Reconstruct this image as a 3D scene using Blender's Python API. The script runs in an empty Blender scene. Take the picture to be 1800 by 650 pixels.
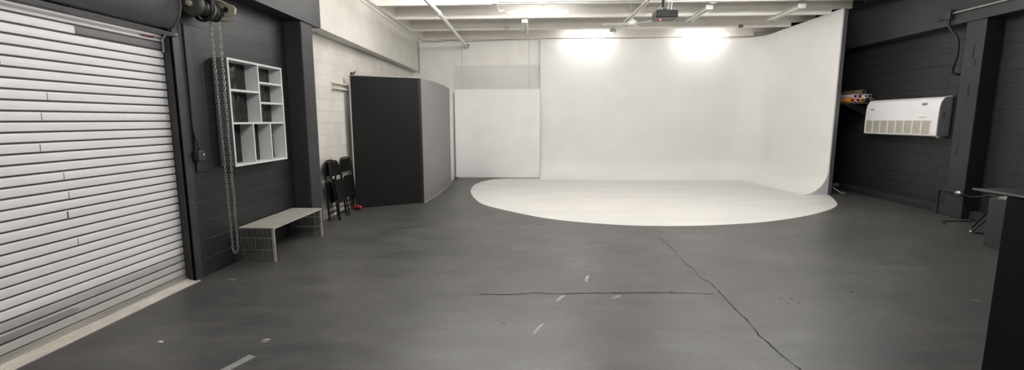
import bpy, bmesh, math, random
from mathutils import Vector, Matrix
random.seed(7)
PI = math.pi
SC = bpy.context.scene
COL = SC.collection

# ------------------------------------------------------------------ materials
def mat(name, col, rough=.6, var=.08, scale=6, bump=0., bscale=60, metal=0., spec=.5, stretch=(1, 1, 1), bdist=.01):
    m = bpy.data.materials.new(name); m.use_nodes = True
    n, l = m.node_tree.nodes, m.node_tree.links
    b = n['Principled BSDF']
    b.inputs['Roughness'].default_value = rough
    b.inputs['Metallic'].default_value = metal
    b.inputs['Specular IOR Level'].default_value = spec
    tc = n.new('ShaderNodeTexCoord'); mp = n.new('ShaderNodeMapping')
    mp.inputs['Scale'].default_value = stretch
    l.new(tc.outputs['Object'], mp.inputs[0])
    nz = n.new('ShaderNodeTexNoise'); nz.inputs['Scale'].default_value = scale; nz.inputs['Detail'].default_value = 5
    l.new(mp.outputs[0], nz.inputs['Vector'])
    rp = n.new('ShaderNodeValToRGB')
    rp.color_ramp.elements[0].position = .3; rp.color_ramp.elements[1].position = .7
    rp.color_ramp.elements[0].color = tuple(c*(1-var) for c in col)+(1,)
    rp.color_ramp.elements[1].color = tuple(min(1, c*(1+var)) for c in col)+(1,)
    l.new(nz.outputs['Fac'], rp.inputs[0]); l.new(rp.outputs[0], b.inputs['Base Color'])
    if bump:
        n2 = n.new('ShaderNodeTexNoise'); n2.inputs['Scale'].default_value = bscale; n2.inputs['Detail'].default_value = 4 if bdist < .02 else 1.5
        l.new(mp.outputs[0], n2.inputs['Vector'])
        bp = n.new('ShaderNodeBump'); bp.inputs['Strength'].default_value = bump; bp.inputs['Distance'].default_value = bdist
        l.new(n2.outputs['Fac'], bp.inputs['Height']); l.new(bp.outputs[0], b.inputs['Normal'])
    return m

def block_mat(name, col, joint, rough, axis='x', bump=.5, jw=.007, var=.1):
    """painted concrete block: 40 x 20 cm running bond"""
    m = mat(name, col, rough, var, 2.5)
    n, l = m.node_tree.nodes, m.node_tree.links
    b = n['Principled BSDF']; base = b.inputs['Base Color'].links[0].from_socket
    tc = n.new('ShaderNodeTexCoord'); sp = n.new('ShaderNodeSeparateXYZ'); cb = n.new('ShaderNodeCombineXYZ')
    l.new(tc.outputs['Object'], sp.inputs[0])
    l.new(sp.outputs['Y' if axis == 'x' else 'X'], cb.inputs[0]); l.new(sp.outputs['Z'], cb.inputs[1])
    br = n.new('ShaderNodeTexBrick')
    br.inputs['Scale'].default_value = 1; br.inputs['Brick Width'].default_value = .4; br.inputs['Row Height'].default_value = .2
    br.inputs['Mortar Size'].default_value = jw; br.inputs['Mortar Smooth'].default_value = .4
    br.inputs['Color1'].default_value = (1, 1, 1, 1); br.inputs['Color2'].default_value = (.93, .93, .93, 1); br.inputs['Mortar'].default_value = (0, 0, 0, 1)
    l.new(cb.outputs[0], br.inputs['Vector'])
    mx = n.new('ShaderNodeMix'); mx.data_type = 'RGBA'
    l.new(br.outputs['Fac'], mx.inputs['Factor']); l.new(base, mx.inputs['A']); mx.inputs['B'].default_value = joint+(1,)
    l.new(mx.outputs['Result'], b.inputs['Base Color'])
    nz = n.new('ShaderNodeTexNoise'); nz.inputs['Scale'].default_value = 55; nz.inputs['Detail'].default_value = 5
    l.new(tc.outputs['Object'], nz.inputs['Vector'])
    sb = n.new('ShaderNodeMath'); sb.operation = 'MULTIPLY_ADD'
    l.new(br.outputs['Fac'], sb.inputs[0]); sb.inputs[1].default_value = -1.; 
    ml = n.new('ShaderNodeMath'); ml.operation = 'MULTIPLY'; ml.inputs[1].default_value = .35
    l.new(nz.outputs['Fac'], ml.inputs[0]); l.new(ml.outputs[0], sb.inputs[2])
    bp = n.new('ShaderNodeBump'); bp.inputs['Strength'].default_value = bump; bp.inputs['Distance'].default_value = .006
    l.new(sb.outputs[0], bp.inputs['Height']); l.new(bp.outputs[0], b.inputs['Normal'])
    return m

def emit(name, col, s):
    m = bpy.data.materials.new(name); m.use_nodes = True
    b = m.node_tree.nodes['Principled BSDF']
    b.inputs['Base Color'].default_value = (.9, .9, .9, 1)
    b.inputs['Emission Color'].default_value = col+(1,); b.inputs['Emission Strength'].default_value = s
    return m

def floor_mat():
    m = bpy.data.materials.new('charcoal_floor_paint'); m.use_nodes = True
    n, l = m.node_tree.nodes, m.node_tree.links; b = n['Principled BSDF']
    tc = n.new('ShaderNodeTexCoord')
    def noise(sc, stretch, det=6, rgh=.6):
        mp = n.new('ShaderNodeMapping'); mp.inputs['Scale'].default_value = stretch
        l.new(tc.outputs['Object'], mp.inputs[0])
        z = n.new('ShaderNodeTexNoise'); z.inputs['Scale'].default_value = sc; z.inputs['Detail'].default_value = det; z.inputs['Roughness'].default_value = rgh
        l.new(mp.outputs[0], z.inputs['Vector']); return z.outputs['Fac']
    def ramp(s, p0, c0, p1, c1):
        r = n.new('ShaderNodeValToRGB'); r.color_ramp.elements[0].position = p0; r.color_ramp.elements[1].position = p1
        r.color_ramp.elements[0].color = c0+(1,); r.color_ramp.elements[1].color = c1+(1,)
        l.new(s, r.inputs[0]); return r.outputs[0]
    def mix(f, a, c, t='MIX'):
        x = n.new('ShaderNodeMix'); x.data_type = 'RGBA'; x.blend_type = t
        if isinstance(f, float): x.inputs['Factor'].default_value = f
        else: l.new(f, x.inputs['Factor'])
        for k, v in (('A', a), ('B', c)):
            if isinstance(v, tuple): x.inputs[k].default_value = v+(1,)
            else: l.new(v, x.inputs[k])
        return x.outputs['Result']
    base = ramp(noise(.55, (1, 1, 1)), .3, (.058, .058, .0575), .7, (.100, .0975, .094))
    dark = ramp(noise(2.2, (.7, 1.2, 1)), .36, (.78, .78, .79), .58, (1, 1, 1))
    c = mix(1., base, dark, 'MULTIPLY')
    brush = ramp(noise(4, (.4, 1.5, 1), 12, .8), .34, (.72, .725, .73), .68, (1.26, 1.245, 1.22))
    c = mix(1., c, brush, 'MULTIPLY')
    scuff = ramp(noise(7, (.5, 1, 1), 10, .75), .585, (0, 0, 0), .74, (.55, .55, .55))
    grain = ramp(noise(60, (1, 1, 1), 3, .6), .3, (.86, .86, .86), .7, (1.14, 1.14, 1.14))
    c = mix(1., c, grain, 'MULTIPLY')
    c = mix(scuff, c, (.15, .147, .143))
    l.new(c, b.inputs['Base Color'])
    rr = n.new('ShaderNodeMapRange'); rr.inputs[3].default_value = .34; rr.inputs[4].default_value = .5
    l.new(noise(1.5, (1, 1, 1)), rr.inputs[0]); l.new(rr.outputs[0], b.inputs['Roughness'])
    b.inputs['Specular IOR Level'].default_value = .6
    bp = n.new('ShaderNodeBump'); bp.inputs['Strength'].default_value = .16; bp.inputs['Distance'].default_value = .01
    l.new(noise(25, (1, 1, 1)), bp.inputs['Height']); l.new(bp.outputs[0], b.inputs['Normal'])
    return m

M = dict(
    floor=floor_mat(),
    black_block=block_mat('black_painted_block', (.0125, .0125, .013), (.030, .030, .031), .5),
    black_block_r=block_mat('black_painted_block_dark_joint', (.024, .024, .026), (.008, .008, .009), .5),
    white_block=block_mat('white_painted_block', (.72, .69, .64), (.62, .59, .55), .6, bump=.3),
    black=mat('black_wall_paint', (.021, .021, .022), .5, .15, 3, .2),
    black_post=mat('black_post_paint', (.028, .028, .030), .5, .15, 3, .25, 20),
    dkgrey=mat('dark_grey_beam_paint', (.036, .036, .041), .55, .1, 3, .1),
    back_wall=mat('white_back_wall_paint', (.86, .84, .80), .6, .04, 3, .08),
    white_wall=mat('white_wall_paint', (.70, .68, .63), .6, .05, 3, .08),
    white_ceil=mat('white_ceiling_paint', (.86, .83, .78), .6, .05, 2),
    deck=mat('ceiling_deck_paint', (.62, .60, .55), .7, .06, 2),
    patch=mat('sheet_patch_grey', (.70, .70, .665), .6, .05, 2),
    cyc=mat('cyclorama_white_paint', (.765, .755, .735), .55, .035, 1.3, .05, 8),
    cycfloor=mat('white_floor_paint', (.655, .643, .62), .5, .06, 1.6, .05, 8, stretch=(.6, 1.4, 1)),
    cycend=mat('cyclorama_end_paint', (.66, .64, .66), .6, .03),
    boardw=mat('white_board_paint', (.81, .805, .80), .5, .03, 2),
    greypanel=mat('grey_panel_paint', (.225, .216, .213), .6, .05, 2),
    blackpanel=mat('black_panel_felt', (.010, .010, .010), .8, .12, 40, spec=.3),
    panel_edge=mat('pale_panel_edge', (.45, .44, .42), .6, .05),
    slat=mat('white_slat_enamel', (.90, .875, .865), .42, .05, 3, .06, 12, stretch=(1, .4, 3)),
    slat_joint=mat('slat_joint_grime', (.075, .06, .075), .6, .2, 8),
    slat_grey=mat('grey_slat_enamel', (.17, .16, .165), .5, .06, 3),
    slat_low=mat('worn_slat_enamel', (.55, .54, .525), .5, .12, 3, stretch=(1, .4, 3)),
    slat_dirt=mat('dirty_slat_enamel', (.36, .34, .32), .55, .2, 4, stretch=(1, .5, 3)),
    sill=mat('worn_aluminium_sill', (.74, .69, .62), .45, .14, 8, metal=.1, stretch=(1, .5, 1)),
    hood=mat('grey_hood_steel', (.135, .135, .138), .42, .1, 3, .05, metal=.3),
    lip=mat('pale_hood_lip', (.25, .25, .25), .4, .1, metal=.3),
    jamb=mat('dark_guide_steel', (.035, .035, .037), .45, .2, 5),
    steel=mat('bright_steel', (.62, .60, .57), .28, .1, 10, metal=.9),
    bench=mat('brushed_bench_steel', (.58, .55, .50), .4, .12, 14, metal=.3),
    rod=mat('shaded_bench_steel', (.20, .195, .185), .3, .15, 14, metal=.8),  # same bar steel as the seat, side shade put into the colour
    chain=mat('chain_steel', (.48, .47, .45), .35, .25, 30, metal=.6),
    olive=mat('olive_cast_iron', (.055, .054, .045), .5, .2, 8),
    cast=mat('pale_cast_bracket', (.42, .38, .31), .45, .15, 8, metal=.3),
    rubber=mat('black_rubber', (.012, .012, .012), .5, .2, 10),
    gloss=mat('glossy_black_board', (.008, .008, .008), .10, .3, 5, 1., 4.5, bdist=.045, spec=.7),
    shelfw=mat('white_shelf_laminate', (.76, .76, .76), .45, .02),
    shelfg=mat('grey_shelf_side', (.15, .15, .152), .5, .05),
    chairb=mat('black_chair_enamel', (.007, .007, .007), .35, .2, 8, spec=.3),
    cover=mat('black_cable', (.012, .012, .013), .5, .2),
    conduit=mat('grey_conduit', (.40, .39, .37), .4, .1, 10, metal=.4),
    wconduit=mat('white_painted_pipe', (.76, .74, .69), .5, .05),
    ac=mat('white_ac_plastic', (.92, .91, .92), .3, .015, 2),
    acside=mat('grey_ac_plastic', (.26, .27, .28), .4, .04, 2),
    acgrille=mat('beige_ac_grille', (.50, .47, .40), .5, .06, 20),
    projd=mat('projector_shaded_plastic', (.022, .022, .026), .4, .1),  # shade on the projector's rear face painted into the body colour
    projg=mat('projector_lit_grey_plastic', (.14, .14, .14), .45, .1),  # floor bounce painted into the projector underside; plain grey on the AC label
    fan=mat('white_fan_enamel', (.72, .71, .68), .4, .04),
    tape=mat('grey_floor_tape', (.24, .24, .225), .5, .12, 12),
    crack=mat('crack_dark', (.018, .018, .018), .9, .3, 20),
    scuff=mat('white_scuff', (.46, .45, .43), .7, .3, 18),
    chip=mat('white_paint_chip', (.75, .74, .70), .6, .1),
    red=mat('red_plastic', (.32, .015, .015), .4, .2, 10),
    counter=mat('black_counter_laminate', (.004, .004, .0045), .6, .2, 4, spec=.2),
    countertop=mat('dark_counter_top', (.010, .010, .011), .6, .1, 6, spec=.25),
    trimg=mat('grey_edge_trim', (.22, .22, .22), .4, .1),
    seam=mat('faint_seam', (.50, .48, .45), .6, .1),
    block=mat('dark_grey_case', (.034, .034, .035), .6, .12, 6),
    outlet=mat('pale_outlet_plastic', (.70, .68, .63), .4, .03),
    ink=mat('dark_print', (.07, .06, .07), .6, .1), redink=mat('red_print', (.30, .08, .08), .6, .1),
)
def pm(name, col): return mat(name, col, .55, .12, 10)
M['tube'] = emit('lit_tube_diffuser', (1., .985, .96), 8.5)
M['tube_added'] = emit('added_tube_diffuser', (1., .985, .965), 42.)  # for the added lamps out of view, far stronger than the visible tubes
M['led'] = emit('red_indicator', (1., .05, .04), 3.)
M['unlit'] = mat('unlit_tube_glass', (.78, .77, .73), .3, .03)

# ------------------------------------------------------------------ geometry helpers
class MB:
    def __init__(s): s.v = []; s.f = []; s.mi = []; s.cur = 0; s.smooth = set()
    def add(s, vs, fs, sm=False):
        b = len(s.v); s.v += [tuple(v) for v in vs]
        for f in fs:
            if sm: s.smooth.add(len(s.f))
            s.f.append([b+i for i in f]); s.mi.append(s.cur)
    def box(s, a, b):
        (x0, y0, z0), (x1, y1, z1) = a, b
        x0, x1 = sorted((x0, x1)); y0, y1 = sorted((y0, y1)); z0, z1 = sorted((z0, z1))
        s.add([(x0,y0,z0),(x1,y0,z0),(x1,y1,z0),(x0,y1,z0),(x0,y0,z1),(x1,y0,z1),(x1,y1,z1),(x0,y1,z1)],
              [(3,2,1,0),(4,5,6,7),(0,1,5,4),(1,2,6,5),(2,3,7,6),(3,0,4,7)]); return s
    def hexa(s, p):   # bottom four then top four, counter-clockwise from above
        s.add(p, [(3,2,1,0),(4,5,6,7),(0,1,5,4),(1,2,6,5),(2,3,7,6),(3,0,4,7)]); return s
    def prism(s, poly, ax, a, b):
        n = len(poly)
        def P(q, t): r = list(q); r.insert(ax, t); return r
        vs = [P(q, a) for q in poly]+[P(q, b) for q in poly]
        s.add(vs, [list(range(n))[::-1], list(range(n, 2*n))]+[(i, (i+1) % n, n+(i+1) % n, n+i) for i in range(n)]); return s
    def tube(s, pts, r, n=8, closed=False):
        pts = [Vector(p) for p in pts]; rings = []; up = None
        m = len(pts)
        for i, p in enumerate(pts):
            a = pts[(i-1) % m] if (closed or i) else p; b = pts[(i+1) % m] if (closed or i < m-1) else p
            t = (b-a).normalized()
            if up is None:
                up = Vector((0, 0, 1)) if abs(t.z) < .9 else Vector((1, 0, 0))
            u = (up-t*up.dot(t)).normalized(); w = t.cross(u); up = u
            rr = r[i] if isinstance(r, (list, tuple)) else r
            rings.append([p+(u*math.cos(2*PI*k/n)+w*math.sin(2*PI*k/n))*rr for k in range(n)])
        vs = [v for R in rings for v in R]
        fs = [(i*n+k, i*n+(k+1) % n, ((i+1) % m)*n+(k+1) % n, ((i+1) % m)*n+k) for i in range(m if closed else m-1) for k in range(n)]
        s.add(vs, fs, True)
        if not closed:
            s.add(rings[0], [list(range(n))[::-1]]); s.add(rings[-1], [list(range(n))])
        return s
    def cyl(s, a, b, r, n=16, r2=None): return s.tube([a, b], [r, r if r2 is None else r2], n)
    def lathe(s, c, ax, prof, n=24):   # prof: (radius, offset along ax)
        c = Vector(c); ax = Vector(ax).normalized()
        u = ax.orthogonal().normalized(); w = ax.cross(u); m = len(prof)
        vs = [c+ax*h+(u*math.cos(2*PI*k/n)+w*math.sin(2*PI*k/n))*max(r, 1e-4) for r, h in prof for k in range(n)]
        s.add(vs, [(i*n+k, i*n+(k+1) % n, (i+1)*n+(k+1) % n, (i+1)*n+k) for i in range(m-1) for k in range(n)], True)
        s.add(vs[:n], [list(range(n))[::-1]]); s.add(vs[-n:], [list(range(n))]); return s
    def ball(s, c, r, n=12, m=8):
        return s.lathe(c, (0, 0, 1), [(r*math.sin(PI*i/m), -r*math.cos(PI*i/m)) for i in range(m+1)], n)

def top_of(o):
    while o.parent: o = o.parent
    return o
def obj(name, mb, m, parent=None, bevel=0., label=None, kind=None, origin=None):
    me = bpy.data.meshes.new(name)
    off = Vector((0, 0, 0))
    if parent is not None: off = top_of(parent).location.copy()
    elif origin is not None: off = Vector(origin)
    me.from_pydata([tuple(Vector(v)-off) for v in mb.v], [], mb.f)
    for x in (m if isinstance(m, (list, tuple)) else [m]): me.materials.append(x)
    for i, p in enumerate(me.polygons):
        p.material_index = mb.mi[i]
        p.use_smooth = i in mb.smooth
    bm = bmesh.new(); bm.from_mesh(me); bmesh.ops.recalc_face_normals(bm, faces=bm.faces); bm.to_mesh(me); bm.free()
    me.update()
    o = bpy.data.objects.new(name, me); COL.objects.link(o)
    if parent is not None: o.parent = parent
    elif origin is not None: o.location = off
    if bevel:
        b = o.modifiers.new('bevel', 'BEVEL'); b.width = bevel; b.segments = 2; b.limit_method = 'ANGLE'; b.angle_limit = .7
    if label: o['label'] = label
    if kind: o['kind'] = kind
    return o
def tag(o, label, cat, group=None):
    o['label'] = label; o['category'] = cat
    if group: o['group'] = group
    return o
def thing(name, label, cat, loc=(0, 0, 0), group=None):
    o = bpy.data.objects.new(name, None); COL.objects.link(o); o.location = loc; o.empty_display_size = .1
    return tag(o, label, cat, group)
def dup(root, loc, rot=(0, 0, 0), label=None, group=None):
    r = root.copy(); COL.objects.link(r); r.location = loc; r.rotation_euler = rot
    if label: r['label'] = label
    if group: r['group'] = group
    for ch in list(root.children):
        c = ch.copy(); COL.objects.link(c); c.parent = r
        for g in list(ch.children):
            d = g.copy(); COL.objects.link(d); d.parent = c
    return r
def B(*a): return MB().box(*a)
def struct(name, mb, m, parent=None, bevel=0.): return obj(name, mb, m, parent, bevel, kind='structure' if parent is None else None)

# ------------------------------------------------------------------ room shell
WL, WR, YB, YF, ZT = -3.5, 7.35, 13.4, -3.2, 4.25
floor = struct('floor', B((-4.1, YF-.1, -.15), (WR+.2, YB+.2, 0)), M['floor'])
def flat_poly(pts, z0, z1):
    return MB().prism([(x, y) for x, y in pts], 2, z0, z1)
def ribbon(pts, w, z=.0015):
    mb = MB(); L = []
    P = [Vector((x, y, 0)) for x, y in pts]; Q = [P[0]]
    for a, b in zip(P, P[1:]):
        k = max(1, int((b-a).length/.05))
        for i in range(1, k+1):
            q = a.lerp(b, i/k); d = (b-a).normalized(); q += Vector((-d.y, d.x, 0))*random.uniform(-.006, .006); Q.append(q)
    for i, q in enumerate(Q):
        d = (Q[min(i+1, len(Q)-1)]-Q[max(i-1, 0)]).normalized(); nn = Vector((-d.y, d.x, 0))
        ww = w*random.uniform(.35, 1.2)*(.3 if i in (0, len(Q)-1) else 1); L.append((q+nn*ww, q-nn*ww))
    vs = [(a.x, a.y, z) for pr in L for a in pr]
    mb.add(vs, [(2*i, 2*i+1, 2*i+3, 2*i+2) for i in range(len(L)-1)])
    return mb
crA = [(-0.538, 4.22), (-0.212, 4.227), (0.043, 4.29), (0.168, 4.258), (0.605, 4.299), (1.072, 4.335), (1.373, 4.348), (1.711, 4.319)]
crB = [(1.76, 6.5), (1.776, 5.819), (1.748, 5.384), (1.762, 5.03), (1.739, 4.786), (1.794, 4.617), (1.786, 4.307), (1.767, 3.947), (1.759, 3.61), (1.733, 3.461), (1.749, 3.197), (1.77, 2.984), (1.76, 2.4)]
obj('crack', ribbon(crA, .008), M['crack'], floor); obj('crack', ribbon(crB, .0055), M['crack'], floor)
for l in ([(0.171, 4.056), (0.201, 4.03), (0.309, 4.257), (0.276, 4.256)], [(-0.025, 3.401), (-0.003, 3.392), (0.099, 3.631), (0.071, 3.63)],
          [(0.664, 4.145), (0.719, 4.161), (0.848, 4.295), (0.794, 4.264)], [(0.517, 4.595), (0.539, 4.579), (0.596, 4.827), (0.574, 4.845)],
          [(-3.202, 4.417), (-3.04, 4.492), (-3.028, 4.58), (-3.15, 4.539)], [(-2.077, 3.169), (-2.057, 3.225), (-1.969, 3.256), (-2.007, 3.199)],
          [(5.208, 7.491), (5.28, 7.494), (5.338, 7.579), (5.275, 7.576)], [(4.017, 4.252), (4.058, 4.254), (4.097, 4.296), (4.047, 4.28)]):
    # a scuff is a cluster of thin scratches along the long axis of its outline
    a = (Vector(l[0])+Vector(l[1]))/2; b = (Vector(l[2])+Vector(l[3]))/2; w = (Vector(l[0])-Vector(l[1])).length/2
    mb = MB(); d = (b-a); nn = Vector((-d.y, d.x)).normalized()
    for k in range(5):
        o_ = nn*random.uniform(-w, w); s0, s1 = sorted((random.random(), random.random()))
        if s1-s0 < .3: s0, s1 = .1, .9
        p, q = a+d*s0+o_, a+d*s1+o_
        r_ = ribbon([tuple(p), tuple((p+q)/2+nn*.008), tuple(q)], .0045, .001+.0001*k); mb.add(r_.v, r_.f)
    obj('scuff_mark', mb, M['scuff'], floor)
for x, y in [(2.289, 4.23), (2.383, 4.235), (2.287, 4.109), (2.397, 4.127), (3.056, 4.437), (1.327, 4.376), (-0.246, 3.594)]:
    r = .012 if x < 3 else .016
    obj('bolt_hole', flat_poly([(x+r*(1+.3*math.sin(3*t))*math.cos(t), y+r*.8*math.sin(t)) for t in [k*PI/5 for k in range(10)]], .0005, .0012), M['crack'], floor)

# left wall, the door opening runs y .5 .. 4.46, z 0 .. 2.5
wl = struct('wall_left', B((WL-.25, YF, 0), (WL, .5, ZT)).box((WL-.25, .5, 2.52), (WL, 4.46, ZT)).box((WL-.25, 4.46, 0), (WL, 6.84, ZT)), M['black_block'])
obj('white_section', B((WL-.25, 6.84, 0), (WL, YB+.2, ZT)), M['white_block'], wl)
obj('pilaster', B((WL-.02, 6.53, 0), (-3.255, 6.86, 3.02)), M['dkgrey'], wl, .012)
bf = lambda y: -3.235-(y-7.2)*.0135 if y > 7.2 else -3.235
obj('black_beam', B((WL-.02, YF, 3.02), (-3.235, 7.1, 3.86)), M['dkgrey'], wl)
obj('white_beam', MB().hexa([(WL-.02, 7.1, 3.02), (-3.235, 7.1, 3.02), (bf(YB), YB+.05, 3.02), (WL-.02, YB+.05, 3.02),
                            (WL-.02, 7.1, 3.86), (-3.235, 7.1, 3.86), (bf(YB), YB+.05, 3.86), (WL-.02, YB+.05, 3.86)]), M['white_wall'], wl)
obj('beam_ledge', MB().hexa([(-3.25, 7.1, 3.845), (-3.2, 7.1, 3.845), (bf(YB)+.035, YB, 3.845), (bf(YB)-.02, YB, 3.845),
                            (-3.25, 7.1, 3.885), (-3.2, 7.1, 3.885), (bf(YB)+.035, YB, 3.885), (bf(YB)-.02, YB, 3.885)]), M['white_ceil'], wl)
obj('upper_boarding', B((WL-.02, YF, 3.88), (-3.13, YB, ZT)), M['white_ceil'], wl)
obj('cover_plate', B((WL-.005, 4.60, 1.12), (WL+.018, 4.83, 2.6)), M['black'], wl, .003)
obj('beam_eyelet', MB().ball((-3.42, 7.35, 3.0), .02), M['steel'], wl)

# back wall
wb = struct('wall_back', B((-4.0, YB, 0), (WR+.2, YB+.2, ZT)), M['back_wall'])
obj('sheet_patch', B((-2.32, YB-.004, 2.3), (.3, YB, 3.18)), M['patch'], wb)  # grey patch standing in for a clear plastic sheet
for x in (-2.075, -.177): obj('board_seam', B((x-.006, YB-.007, 2.2), (x+.006, YB-.003, 3.86)), M['seam'], wb)
obj('corner_strip', B((bf(YB)+.01, YB-.03, 2.95), (bf(YB)+.035, YB, 3.85)), M['panel_edge'], wb)
obj('top_ledger', B((-3.3, YB-.05, 3.91), (WR, YB, 4.02)), M['white_ceil'], wb)
struct('wall_front', B((-4.0, YF-.2, 0), (WR+.2, YF, ZT)), M['white_wall'])

# right wall with beam, post and kerb
wr = struct('wall_right', B((WR, YF, 0), (WR+.25, YB+.2, ZT)), M['black_block_r'])
obj('beam', B((7.07, YF, 3.225), (WR+.02, YB, ZT)), M['dkgrey'], wr)
obj('pilaster', B((7.08, 7.92, 0), (WR+.02, 8.27, 3.225)), M['black_post'], wr, .012)
for yy, z0, z1 in ((8.08, 2.62, 2.84), (8.03, 2.5, 2.6), (8.08, 2.0, 2.2), (8.15, 1.05, 1.18)):
    obj('gouge', B((7.076, yy-.006, z0), (7.081, yy+.006, z1)), M['crack'], wr)
struct('baseboard_right', B((7.2, 8.27, 0), (WR, 12.9, .14)).box((7.2, 2, 0), (WR, 7.92, .14)), M['black_post'], None, .012)

# ceiling and joists
ce = struct('ceiling', B((-4.0, YF-.1, ZT), (WR+.2, YB+.2, ZT+.15)), M['deck'])
JY = [9.4, 10.66, 11.98, 13.28]
y = 9.4-1.27
while y > YF+.3: JY.insert(0, y); y -= 1.27
for y in JY:
    if y > 10.5:
        nx_ = 6.33 if y < 11 else 6.19 if y < 12.5 else 5.9
        mb = MB().prism([(-3.13, 3.88), (nx_, 3.88), (nx_, 3.985), (6.75, 3.985), (6.75, ZT), (-3.13, ZT)], 1, y, y+.09)
    else: mb = B((-3.13, y, 3.88), (6.75, y+.09, ZT))
    obj('joist', mb, M['white_ceil'], ce, .006)
    mb = B((6.75, y+.002, 3.987 if y > 10.5 else 3.882), (7.075, y+.088, ZT)); obj('joist_end', mb, M['dkgrey'], ce)

# ------------------------------------------------------------------ roller door (set into the left wall)
dr = bpy.data.objects.new('door_1', None); COL.objects.link(dr); dr['kind'] = 'structure'; dr.location = (-3.6, 2.5, 0)
PITCH = .0747; Z0 = 2.391-29*PITCH     # joint heights, Z0 the lowest joint
XC = -3.6
def slat_run(y0, y1, k0, k1, x=XC):
    """curved slats k0..k1-1 above the lowest joint, each with a dark joint under it"""
    mb = MB()
    for k in range(k0, k1):
        z = Z0+k*PITCH
        prof = [(x-.004, z-.0065), (x-.003, z+.0065), (x+.006, z+.0075), (x+.0078, z+.012), (x+.009, z+.035), (x+.0085, z+.058), (x+.0065, z+.0665), (x-.004, z+.0682)]
        vs = [(px, yy, pz) for yy in (y0, y1) for px, pz in prof]; n = len(prof)
        mb.cur = 1; mb.add([vs[0], vs[1], vs[n+1], vs[n]], [(0, 1, 3, 2)] if False else [(0, 1, 2, 3)])
        mb.cur = 0; mb.add([vs[i] for i in range(1, n)]+[vs[n+i] for i in range(1, n)], [(i, i+1, n-1+i+1, n-1+i) for i in range(n-2)], False)
    return mb
obj('curtain', slat_run(.45, 4.45, 1, 35), [M['slat'], M['slat_joint']], dr)
obj('lower_slat', slat_run(.45, 4.45, -2, 1), [M['slat_low'], M['slat_joint']], dr, label='worn grey lowest slats')
obj('grey_slat', slat_run(3.58, 4.43, 28, 29, XC+.006), [M['slat_grey'], M['slat_joint']], dr, label='short grey length of slat below the hood')
obj('grey_slat', slat_run(.45, 3.55, 30, 32, XC+.006), [M['slat_grey'], M['slat_joint']], dr, label='grey length of slat under the hood lip')
st = MB()
for k in range(9): st.box((XC+.014, 4.19+k*.016, Z0+29*PITCH+.022), (XC+.0165, 4.19+k*.016+(.011 if k % 3 else .006), Z0+29*PITCH+.042))
obj('sticker_print', st, M['redink'], dr)
obj('bottom_bar', B((XC-.02, .45, .03), (XC+.012, 4.44, .074)).box((XC+.012, .45, .03), (XC+.03, 4.44, .05)), M['slat_dirt'], dr, .003)
ds = MB()
ds.prism([(-1.4, .158), (-1.4, .205), (.75, .205), (.80, .185), (.76, .160)], 0, 0, .0015)
ds.v = [(XC+.0088+v[0], 2.4+v[1]*1.15, v[2]) for v in ds.v]
obj('dirt_patch', ds, M['slat_dirt'], dr)
for k, yy in ((24, 3.02), (21, 3.3), (11, 3.36), (9, 3.33), (6, 3.38), (19, 3.24), (16, 3.2), (13, 3.34)):
    obj('slat_seam', B((XC+.0085, yy-(.005 if k in (24, 9) else .0018), Z0+k*PITCH+.010), (XC+.0102, yy+(.005 if k in (24, 9) else .0018), Z0+k*PITCH+.062)), M['slat_joint'], dr)
# stepped threshold
th = MB()
for i in range(5):
    th.box((XC+.02+.024*i, .3, .0), (XC+.024*(i+1)+.0155, 4.47, .032-.005*i))
obj('threshold', th, M['sill'], dr, .002)
obj('threshold_base', B((XC+.02, .3, 0), (XC+.135, 4.46, .006)), M['slat_joint'], dr)
# side guide: steel angle with a channel
gd = B((XC-.03, 4.435, 0), (XC+.03, 4.47, 2.46)).box((XC+.03, 4.43, 0), (WL+.012, 4.445, 2.46)).box((WL-.01, 4.43, 0), (WL+.012, 4.545, 2.46))
obj('side_guide', gd, M['jamb'], dr, .002)
gf = MB()
for s_ in (0, 1):
    gf.tube([(XC+.03, 4.42+.05*s_, 2.30), (XC+.035, 4.42+.05*s_, 2.42), (XC+.075, 4.43+.05*s_, 2.47)], .014, 6)
obj('guide_flare', gf, M['steel'], dr)
obj('guide_bolt', MB().ball((WL+.014, 4.49, .82), .008), M['steel'], dr)
# hood
arc = [(-3.62+.255*math.cos(t), 2.74+.27*math.sin(t)) for t in [-1.02+2.1*k/22 for k in range(23)]]
prof = arc+[(WL-.02, 3.0), (WL-.02, 2.60), (-3.50, 2.53)]
hd = MB().prism(prof, 1, .3, 4.42)
for i in range(2, 2+22): hd.smooth.add(i)
obj('hood', hd, M['hood'], dr)
hp = MB(); hp.prism([(-3.492, 2.455), (-3.462, 2.482), (-3.456, 2.476), (-3.486, 2.449)], 1, .3, 4.46)
hp.ball((-3.475, 4.465, 2.47), .025)
obj('hood_lip', hp, M['lip'], dr)
obj('hood_end_plate', MB().prism([(x_+.008, z_) for x_, z_ in arc]+[(WL-.01, 3.0), (WL-.01, 2.5)], 1, 4.42, 4.435), M['hood'], dr, .002)

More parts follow.
